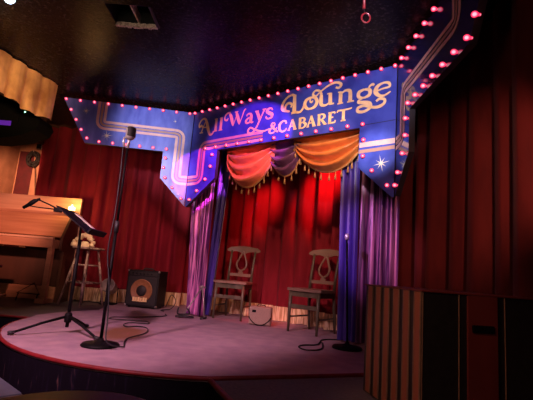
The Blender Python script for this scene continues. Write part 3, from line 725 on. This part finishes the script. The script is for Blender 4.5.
# cream cloth bunched into a standing loop, with a low heap inside it
rr_ = random.Random(4)
loop = [(.105*math.cos(a*PI/16)*(1+.06*math.sin(a*2.1)), .012*math.sin(a*1.3), .03+.125*math.sin(a*PI/16)) for a in range(-1,18)]
bm = T(cat_rom(loop,4), [.030+.007*math.sin(q*.9)+.004*math.sin(q*2.3) for q in range(73)], 10)
hp = []
for j in range(7):
    v = j/6
    hp.append((.085*math.cos(v*PI/2)+1e-5 if j < 6 else 0, .075*math.sin(v*PI/2)))
lathe(bm, hp, 18, (0,.01,.0))
lathe(bm, [(0,0),(.03,.0),(.036,.02),(.03,.045),(.018,.05),(.024,.07),(.02,.085),(0,.09)], 12, (-.135,-.02,0))
for v in bm.verts: v.co.x += .007*math.sin(v.co.z*120+v.co.y*60); v.co.y += .007*math.sin(v.co.x*110)
for v in bm.verts: v.co.z = max(v.co.z, .001)
cc_ = link('crumpled_cloth', bm, 'creamcloth', None, (-2.40,5.68,ZS+.770), smooth=True)
tag(cc_, 'crumpled cream cloth bunched in a loop on the tall stool', 'cloth')
# floor light behind the stool
fl = thing('stage_light', 'small silver stage light resting on the floor behind the stool', 'stage light', (-2.13,6.13,ZS+.0015))
rot = Matrix.Translation((0,0,.235)) @ Matrix.Rotation(math.radians(72),4,'X')
link('can', Lz([(0,-.13),(.06,-.13),(.085,-.06),(.095,.10),(.098,.12),(.088,.12),(.08,.03),(0,.02)], 24, mtx=rot), 'silver', fl, smooth=True)
link('yoke', T([(-.115,0,.235),(-.115,.02,.02),(0,.02,.008),(.115,.02,.02),(.115,0,.235)], .009, 6), 'black', fl, smooth=True)
link('foot', B(-.10,.10,-.09,.11,0,.012,.003), 'black', fl)

# ------------------------------------------------------------------ bass amplifier
am = thing('bass_amplifier', 'black bass amplifier with an orange speaker cone', 'amplifier', (-1.63,5.96,ZS+.0015), math.radians(-8))
AW,AH,AD = .232,.515,.33
link('cabinet', B(-AW,AW,0,AD,.018,AH,.012), 'bodyamp', am)
link('grille', B(-AW+.022,AW-.022,-.008,.002,.045,AH-.085,.003), 'grille', am)
ry = Matrix.Translation((.0,-.008,.235)) @ Matrix.Rotation(math.radians(90),4,'X')
sp = link('speaker_cone', Lz([(.157,.0),(.157,.012),(.146,.016),(.140,.010),(.075,.004),(.070,.004)], 40, mtx=ry), 'cone', am, smooth=True)
link('dust_cap', Lz([(.076,.003),(.070,.012),(.045,.022),(0,.026)], 30, mtx=ry), 'grille', sp, smooth=True)
bm = bmesh.new()
for i,(w,h) in enumerate(((.030,.05),(.024,.046),(.028,.05),(.024,.044),(.028,.05),(.024,.048))):
    x = -.105+i*.036; box(bm, x, x+w, -.036, -.028, .098, .098+h)
    box(bm, x-.004, x+w+.004, -.036,-.028,.090,.100)
bg = link('badge', bm, 'badge', am)
link('control_panel', B(-AW+.03,AW-.03,-.006,.003,AH-.072,AH-.022,.002), 'grille', am)
for i in range(6): link('knob', Lz([(0,0),(.009,0),(.008,.016),(0,.017)], 10, mtx=Matrix.Translation((-.15+i*.055,-.006,AH-.047)) @ Matrix.Rotation(math.radians(90),4,'X')), 'black', am, smooth=True)
link('handle', T([(-.08,AD*.5,AH-.002),(-.06,AD*.5,AH+.022),(.06,AD*.5,AH+.022),(.08,AD*.5,AH-.002)], .012, 8), 'rubber', am, smooth=True)
for x in (-1,1):
    for z in (.03,AH-.012): link('corner_guard', B(x*AW-.02 if x>0 else -AW-.003, AW+.003 if x>0 else -AW+.02, -.004,.03, z-.012,z+.014,.004), 'metal_corner', am)
for x in (-.18,.18):
    for y in (.05,.28): link('foot', T([(x,y,0),(x,y,.02)], .018, 10), 'rubber', am)

# practice amplifier between the chairs
pa = thing('practice_amplifier', 'small beige guitar amplifier on the floor between the two chairs', 'amplifier', (.03,5.08,ZS+.0015), math.radians(-6))
link('cabinet', B(-.132,.132,0,.16,.006,.215,.016), 'clothbeige', pa)
link('grille_cloth', B(-.120,.120,-.006,.004,.018,.205,.004), 'clothbeige', pa)
for a in ([(-.132,-.008,.10),(-.10,-.009,.055),(-.04,-.009,.012),(0,-.009,.006)], [(.132,-.008,.10),(.10,-.009,.055),(.04,-.009,.012),(0,-.009,.006)]):
    link('piping', T(cat_rom(a,5), .006, 6), 'black', pa, smooth=True)
link('badge', B(-.095,-.05,-.012,-.006,.150,.178,.002), 'black', pa)
link('handle', T([(-.05,.08,.212),(-.04,.08,.232),(.04,.08,.232),(.05,.08,.212)], .007, 8), 'rubber', pa, smooth=True)

# guitar stand
gs = thing('guitar_stand', 'silver tube A-frame guitar stand before the pink sequined drape', 'guitar stand', (-.75,5.28,ZS+.0015))
ap = (.04,.03,.385)
link('leg', T([ap,(-.10,-.02,.12),(-.14,-.03,.05)], .009, 8), 'silver', gs, smooth=True)
link('leg', T([ap,(.085,-.02,.20),(.105,-.03,.018)], .009, 8), 'silver', gs, smooth=True)
link('rear_leg', T([ap,(.03,.10,.2),(.02,.16,.012)], .008, 8), 'black', gs, smooth=True)
link('foot', T([(-.24,-.05,.018),(-.14,-.04,.022),(-.02,-.03,.02)], .012, 8), 'rubber', gs, smooth=True)
link('foot', T([(.07,-.08,.016),(.105,-.03,.02),(.12,.03,.016)], .013, 8), 'rubber', gs, smooth=True)
link('cradle', T(cat_rom([(-.20,-.10,.13),(-.21,-.06,.05),(-.14,-.03,.045),(-.07,-.05,.06),(-.09,-.11,.12)],5), .010, 8), 'rubber', gs, smooth=True)
link('yoke', T([(.0,.03,.372),(.04,.03,.392),(.085,.03,.372)], .011, 8), 'silver', gs, smooth=True)
# loose cord near the amplifier
cab = cat_rom([(-1.34,6.28,.612),(-1.30,6.20,.70),(-1.24,6.12,.80),(-1.17,6.10,.72),(-1.2,5.98,.625),(-1.3,5.82,.613),(-1.24,5.72,.613)], 8)
tag(link('cord', T(cab, .006, 6), 'rubber', None, smooth=True), 'arched black cord at the right side of the bass amplifier', 'cord')

# ------------------------------------------------------------------ striped cabinet at the right
ca = math.atan2(.172,.985)
cb = thing('striped_cabinet', 'large black cabinet with brown red slatted end and burgundy panel', 'cabinet', (.768,2.01,ZS-.011), ca)
H = .612; D_ = .63; Wd = .64
link('carcass', B(0,Wd,0,D_,0,H,.003), 'cabinet', cb)
link('top_edge', B(-.008,Wd+.008,-.008,D_+.008,H,H+.008,.002), 'burgundy', cb)
ns = 6; pw = D_/ns
for i in range(ns):
    y0 = i*pw+.012; s_ = link('slat', B(-.004,-.0005,y0,y0+pw*.44,.01,H-.002), 'slat', cb)
    for yy in (y0-.008, y0+pw*.44): link('edge_strip', B(-.006,-.0005,yy,yy+.008,.01,H-.002), 'slatedge', s_)
fp = link('front_panel', B(.232,.392,-.012,-.001,.01,H-.002,.002), 'burgundy', cb)
link('handle', B(.252,.368,-.022,-.010,H-.172,H-.137,.006), 'black', fp)
for x in (.0,.189,.436): link('edge_strip', B(x,x+.004,-.004,-.0005,.01,H-.002), 'slatedge', cb)

# ------------------------------------------------------------------ tables in the foreground
rt = thing('round_table', 'dark round cocktail table in the near left corner', 'table', (-.55,1.33,0))
link('tabletop', Lz([(0,.725),(.30,.725),(.318,.732),(.32,.745),(.316,.756),(.30,.76),(0,.76)], 48), 'tablewood', rt, smooth=True)
link('pedestal', T([(0,0,.03),(0,0,.73)], .035, 14), 'black', rt, smooth=True)
link('base', Lz([(0,0),(.22,0),(.22,.015),(.05,.04),(0,.04)], 32), 'black', rt, smooth=True)
qt = thing('low_table', 'low slate grey table with a pale worn edge beside the round stage front', 'table', (-1.300,2.546,0), math.radians(137.2))
# local: corner at the origin, +x runs back along the stage, +y toward the left
link('tabletop', B(0,.60,0,.45,.425,.45,.004), 'tableblue', qt)
link('edge_band', B(-.004,.604,-.004,.454,.425,.442,.002), 'tableedge', qt)
for x in (.05,.55):
    for y in (.05,.40): link('leg', T([(x,y,0),(x,y,.426)], [.016,.022], 8), 'black', qt, smooth=True)

# ------------------------------------------------------------------ ceiling things
dv = thing('ceiling_vent', 'open rectangular duct hole in the black ceiling with torn pale edge', 'vent', (VX0,VY0,ZC))
w_, l_ = VX1-VX0, VY1-VY0
bm = bmesh.new()
for a in ((0,.006,0,l_,-.0,.30),(w_-.006,w_,0,l_,0,.30),(0,w_,0,.006,0,.30),(0,w_,l_-.006,l_,0,.30),(0,w_,0,l_,.30,.31)): box(bm,*a)
link('duct', bm, 'ductblack', dv)
bm = bmesh.new(); rr_ = random.Random(9)
for i in range(14):
    x = i*w_/14; box(bm, x, x+w_/14+.004, l_-.012-rr_.uniform(0,.012), l_+rr_.uniform(.0,.010), -.012-rr_.uniform(0,.012), .02)
link('torn_edge', bm, 'ductwhite', dv)
link('divider', B(w_*.54,w_*.54+.012,.004,l_-.004,.02,.10), 'ductwhite', dv)
link('frame', B(w_-.004,w_+.022,0,l_,-.008,.0005,.002), 'edge', dv)

hk = thing('ceiling_hook', 'red rod with a ring hook hanging from the ceiling at top', 'hook', (.545,2.5,ZC))
link('rod', T([(0,0,0),(-.003,0,-.31)], .010, 10), 'redrod', hk, smooth=True)
link('ring', T([(.012+.028*math.cos(a*2*PI/16), 0, -.375+.034*math.sin(a*2*PI/16)) for a in range(16)], .006, 8, closed=True), 'redrod', hk, smooth=True)
link('link_rod', T([(-.003,0,-.31),(.006,0,-.345)], .004, 6), 'black', hk, smooth=True)

for (x,y,m,lab) in ((-2.475,3.27,'lampw','warm white ceiling globe lamp at the extreme upper left'),(-2.19,3.075,'lampb','cool white ceiling globe lamp right of the warm one')):
    o = thing('ceiling_lamp', lab, 'ceiling lamp', (x,y,ZC))
    link('base', Lz([(0,0),(.055,0),(.055,-.02),(.03,-.03),(0,-.03)][::-1], 20), 'black', o, smooth=True)
    link('globe', Lz([(0,-.028),(.026,-.034),(.042,-.055),(.042,-.075),(.026,-.096),(0,-.102)][::-1], 20), m, o, smooth=True)

# black loudspeaker hung below the gold valance
sk = thing('hanging_loudspeaker', 'black hanging loudspeaker with a green light below the gold valance', 'loudspeaker', (-3.22,5.03,2.86))
bm = bmesh.new()
pr = [(-.55,.30),(-.2,.28),(.12,.16),(.36,.02),(.40,-.06),(.36,-.15),(.18,-.24),(-.1,-.30),(-.55,-.30)]
a = [bm.verts.new((x,-.14,z)) for x,z in pr]; b = [bm.verts.new((x,.2,z)) for x,z in pr]
bm.faces.new(a); bm.faces.new(b[::-1])
for i in range(len(pr)): bm.faces.new((a[i],b[i],b[(i+1)%len(pr)],a[(i+1)%len(pr)]))
bmesh.ops.recalc_face_normals(bm, faces=bm.faces[:])
link('cabinet', bm, 'voidblack', sk)
link('violet_lit_patch', B(-.45,.06,-.1515,-.149,-.13,-.07), 'violetlit', sk)  # added glowing strip: purple light falling on the cabinet, made as a part
link('grille', B(-.45,.14,-.149,-.138,-.20,.05,.003), 'voidblack', sk)
link('bracket', T([(-.2,.05,.27),(-.2,.05,.5)], .015, 8), 'black', sk, smooth=True)
link('indicator_light', Lz([(0,-.004),(.009,-.004),(.009,.004),(0,.006)], 10, mtx=Matrix.Translation((.20,-.142,.06)) @ Matrix.Rotation(math.radians(90),4,'X')), 'led', sk, smooth=True)

# ------------------------------------------------------------------ lights
def lamp(name, kind, loc, col, power, target=None, angle=40, blend=.5, size=.08):
    d = bpy.data.lights.new(name, kind); d.color = col; d.energy = power
    if kind == 'SPOT': d.spot_size = math.radians(angle); d.spot_blend = blend; d.shadow_soft_size = size
    elif kind == 'POINT': d.shadow_soft_size = size
    elif kind == 'AREA': d.size = size
    o = bpy.data.objects.new(name, d); C.objects.link(o); o.location = loc
    if target: o.rotation_euler = (Vector(target)-Vector(loc)).to_track_quat('-Z','Y').to_euler()
    return o
lamp('spot_pink_stage','SPOT',(-1.9,1.0,3.1),(1,.50,.66),740,(-1.15,3.85,.6),50,.9,.12)
lamp('spot_mauve_stage','SPOT',(-.9,1.4,3.1),(1,.54,.66),170,(-.1,4.9,.6),38,.8,.08)
lamp('spot_red_curtain','SPOT',(.78,4.62,3.12),(1,.035,.04),330,(.74,5.48,2.35),34,1,.04)
lamp('spot_red_curtain_middle','SPOT',(.1,4.95,3.12),(1,.05,.05),210,(.0,6.0,2.2),26,1,.04)
lamp('spot_red_wash','SPOT',(.3,3.0,3.1),(1,.16,.20),38,(.3,5.6,1.3),44,1,.06)
lamp('spot_red_curtain_left','SPOT',(-.2,5.15,3.12),(1,.03,.035),50,(-.40,6.1,2.1),38,.9,.04)
lamp('spot_red_floor','SPOT',(.25,4.6,3.12),(1,.03,.05),150,(-.1,5.45,.6),30,.9,.05)
lamp('spot_violet_sign','SPOT',(.3,2.2,2.9),(.85,.14,1),720,(-.20,4.69,2.78),20,.3,.02)
lamp('spot_violet_tail','SPOT',(-.2,2.7,2.9),(.95,.08,.9),800,(-.88,5.22,2.42),14,.15,.02)
lamp('spot_white_left','SPOT',(-1.7,2.2,2.6),(1,.80,.92),620,(-1.26,5.3,2.36),14,.9,.05)
lamp('spot_blue_sign','SPOT',(.4,1.2,2.7),(.95,.74,.9),330,(.80,3.93,2.95),33,.8,.1)
lamp('spot_dim_sign','SPOT',(-.9,1.6,2.9),(1,.70,.5),12,(-.75,5.1,3.0),20,.9,.1)
lamp('spot_white_right','SPOT',(.1,1.4,2.75),(1,.92,.95),480,(.98,3.8,2.42),12,.9,.05)
lamp('spot_blue_left','SPOT',(-1.5,2.2,2.7),(.9,.85,1),460,(-1.55,5.25,2.95),24,.9,.1)
lamp('spot_violet_drapes','SPOT',(-.2,3.4,2.1),(.85,.26,.9),36,(-.98,5.65,1.7),18,.8,.03)
lamp('spot_violet_drapes_right','SPOT',(-.3,2.8,2.3),(.8,.36,.95),150,(1.0,4.15,1.6),30,.9,.03)
lamp('spot_piano','SPOT',(-3.2,2.8,2.6),(1,.38,.27),500,(-3.6,5.9,1.55),32,.9,.1)
lamp('spot_wall','SPOT',(-3.9,5.4,3.0),(1,.40,.22),330,(-4.3,7.5,2.3),46,.9,.1)
lamp('fill_gold_valance','SPOT',(-1.7,2.9,2.5),(1,.58,.28),150,(-2.8,4.5,3.05),34,.8,.1)  # added to brighten the gold valance; no fixture there
lamp('spot_left_curtain','SPOT',(-.9,4.3,2.3),(1,.42,.36),60,(-1.7,6.4,1.4),56,.9,.05)
lamp('spot_right_curtain','SPOT',(.75,.9,2.2),(1,.40,.30),110,(1.6,3.5,1.9),42,.9,.03)
lamp('spot_right_fold','SPOT',(.4,2.2,1.7),(1,.38,.28),22,(1.45,4.3,1.4),22,.9,.03)
lamp('fill_vent','SPOT',(-1.25,1.6,2.6),(1,.8,.6),14,(-1.25,3.44,3.29),14,.8,.03)  # added so the torn duct edge comes out bright; no fixture there
lamp('spot_cabinet','SPOT',(-.6,.9,2.2),(1,.45,.3),40,(.85,2.1,.9),34,.8,.1)
lamp('fill_swags','SPOT',(.3,2.6,3.2),(1,.58,.38),150,(.3,4.2,2.5),48,.8,.04)  # added above the swags to bring out their folds
lamp('fill_stool','SPOT',(-1.8,4.4,2.5),(1,.62,.42),90,(-2.40,5.70,1.2),22,.9,.04)  # added to lift the cloth and stool, apart from the candle
lamp('fill_front_left','SPOT',(-1.2,1.6,1.8),(1,.5,.48),190,(-2.35,6.4,2.0),36,1,.1)  # added soft fill evening out the sign's shadow on the left curtain
lamp('fill_microphone','SPOT',(-2.6,2.0,2.6),(1,.75,.6),40,(-1.13,3.24,2.2),10,.8,.05)  # added to brighten the left side of the microphone
lamp('house_glow','POINT',(-1.2,-.6,2.3),(1,.62,.5),30,size=.3)
lamp('spot_fringe','SPOT',(-1.0,4.6,1.5),(1,.62,.36),10,(-1.45,6.6,.72),34,.9,.04)
lamp('candle_glow','POINT',(-2.83,5.98,2.01),(1,.5,.15),7,size=.04)
lamp('corner_glow','POINT',(-2.45,3.1,3.0),(1,.78,.6),3,size=.1)

w = bpy.data.worlds.new('dim_room'); S.world = w; w.use_nodes = True
w.node_tree.nodes['Background'].inputs[0].default_value = (.5,.3,.4,1); w.node_tree.nodes['Background'].inputs[1].default_value = .004

# ------------------------------------------------------------------ camera
cam = bpy.data.cameras.new('camera'); co = bpy.data.objects.new('camera', cam); C.objects.link(co)
cam.sensor_width = 36; cam.lens = 418/533*36; cam.clip_start = .05
co.matrix_world = Matrix.Translation((0,0,1.24)) @ Matrix.Rotation(math.radians(90+9.611),4,'X') @ Matrix.Rotation(math.radians(4.5),4,'Z')
S.camera = co
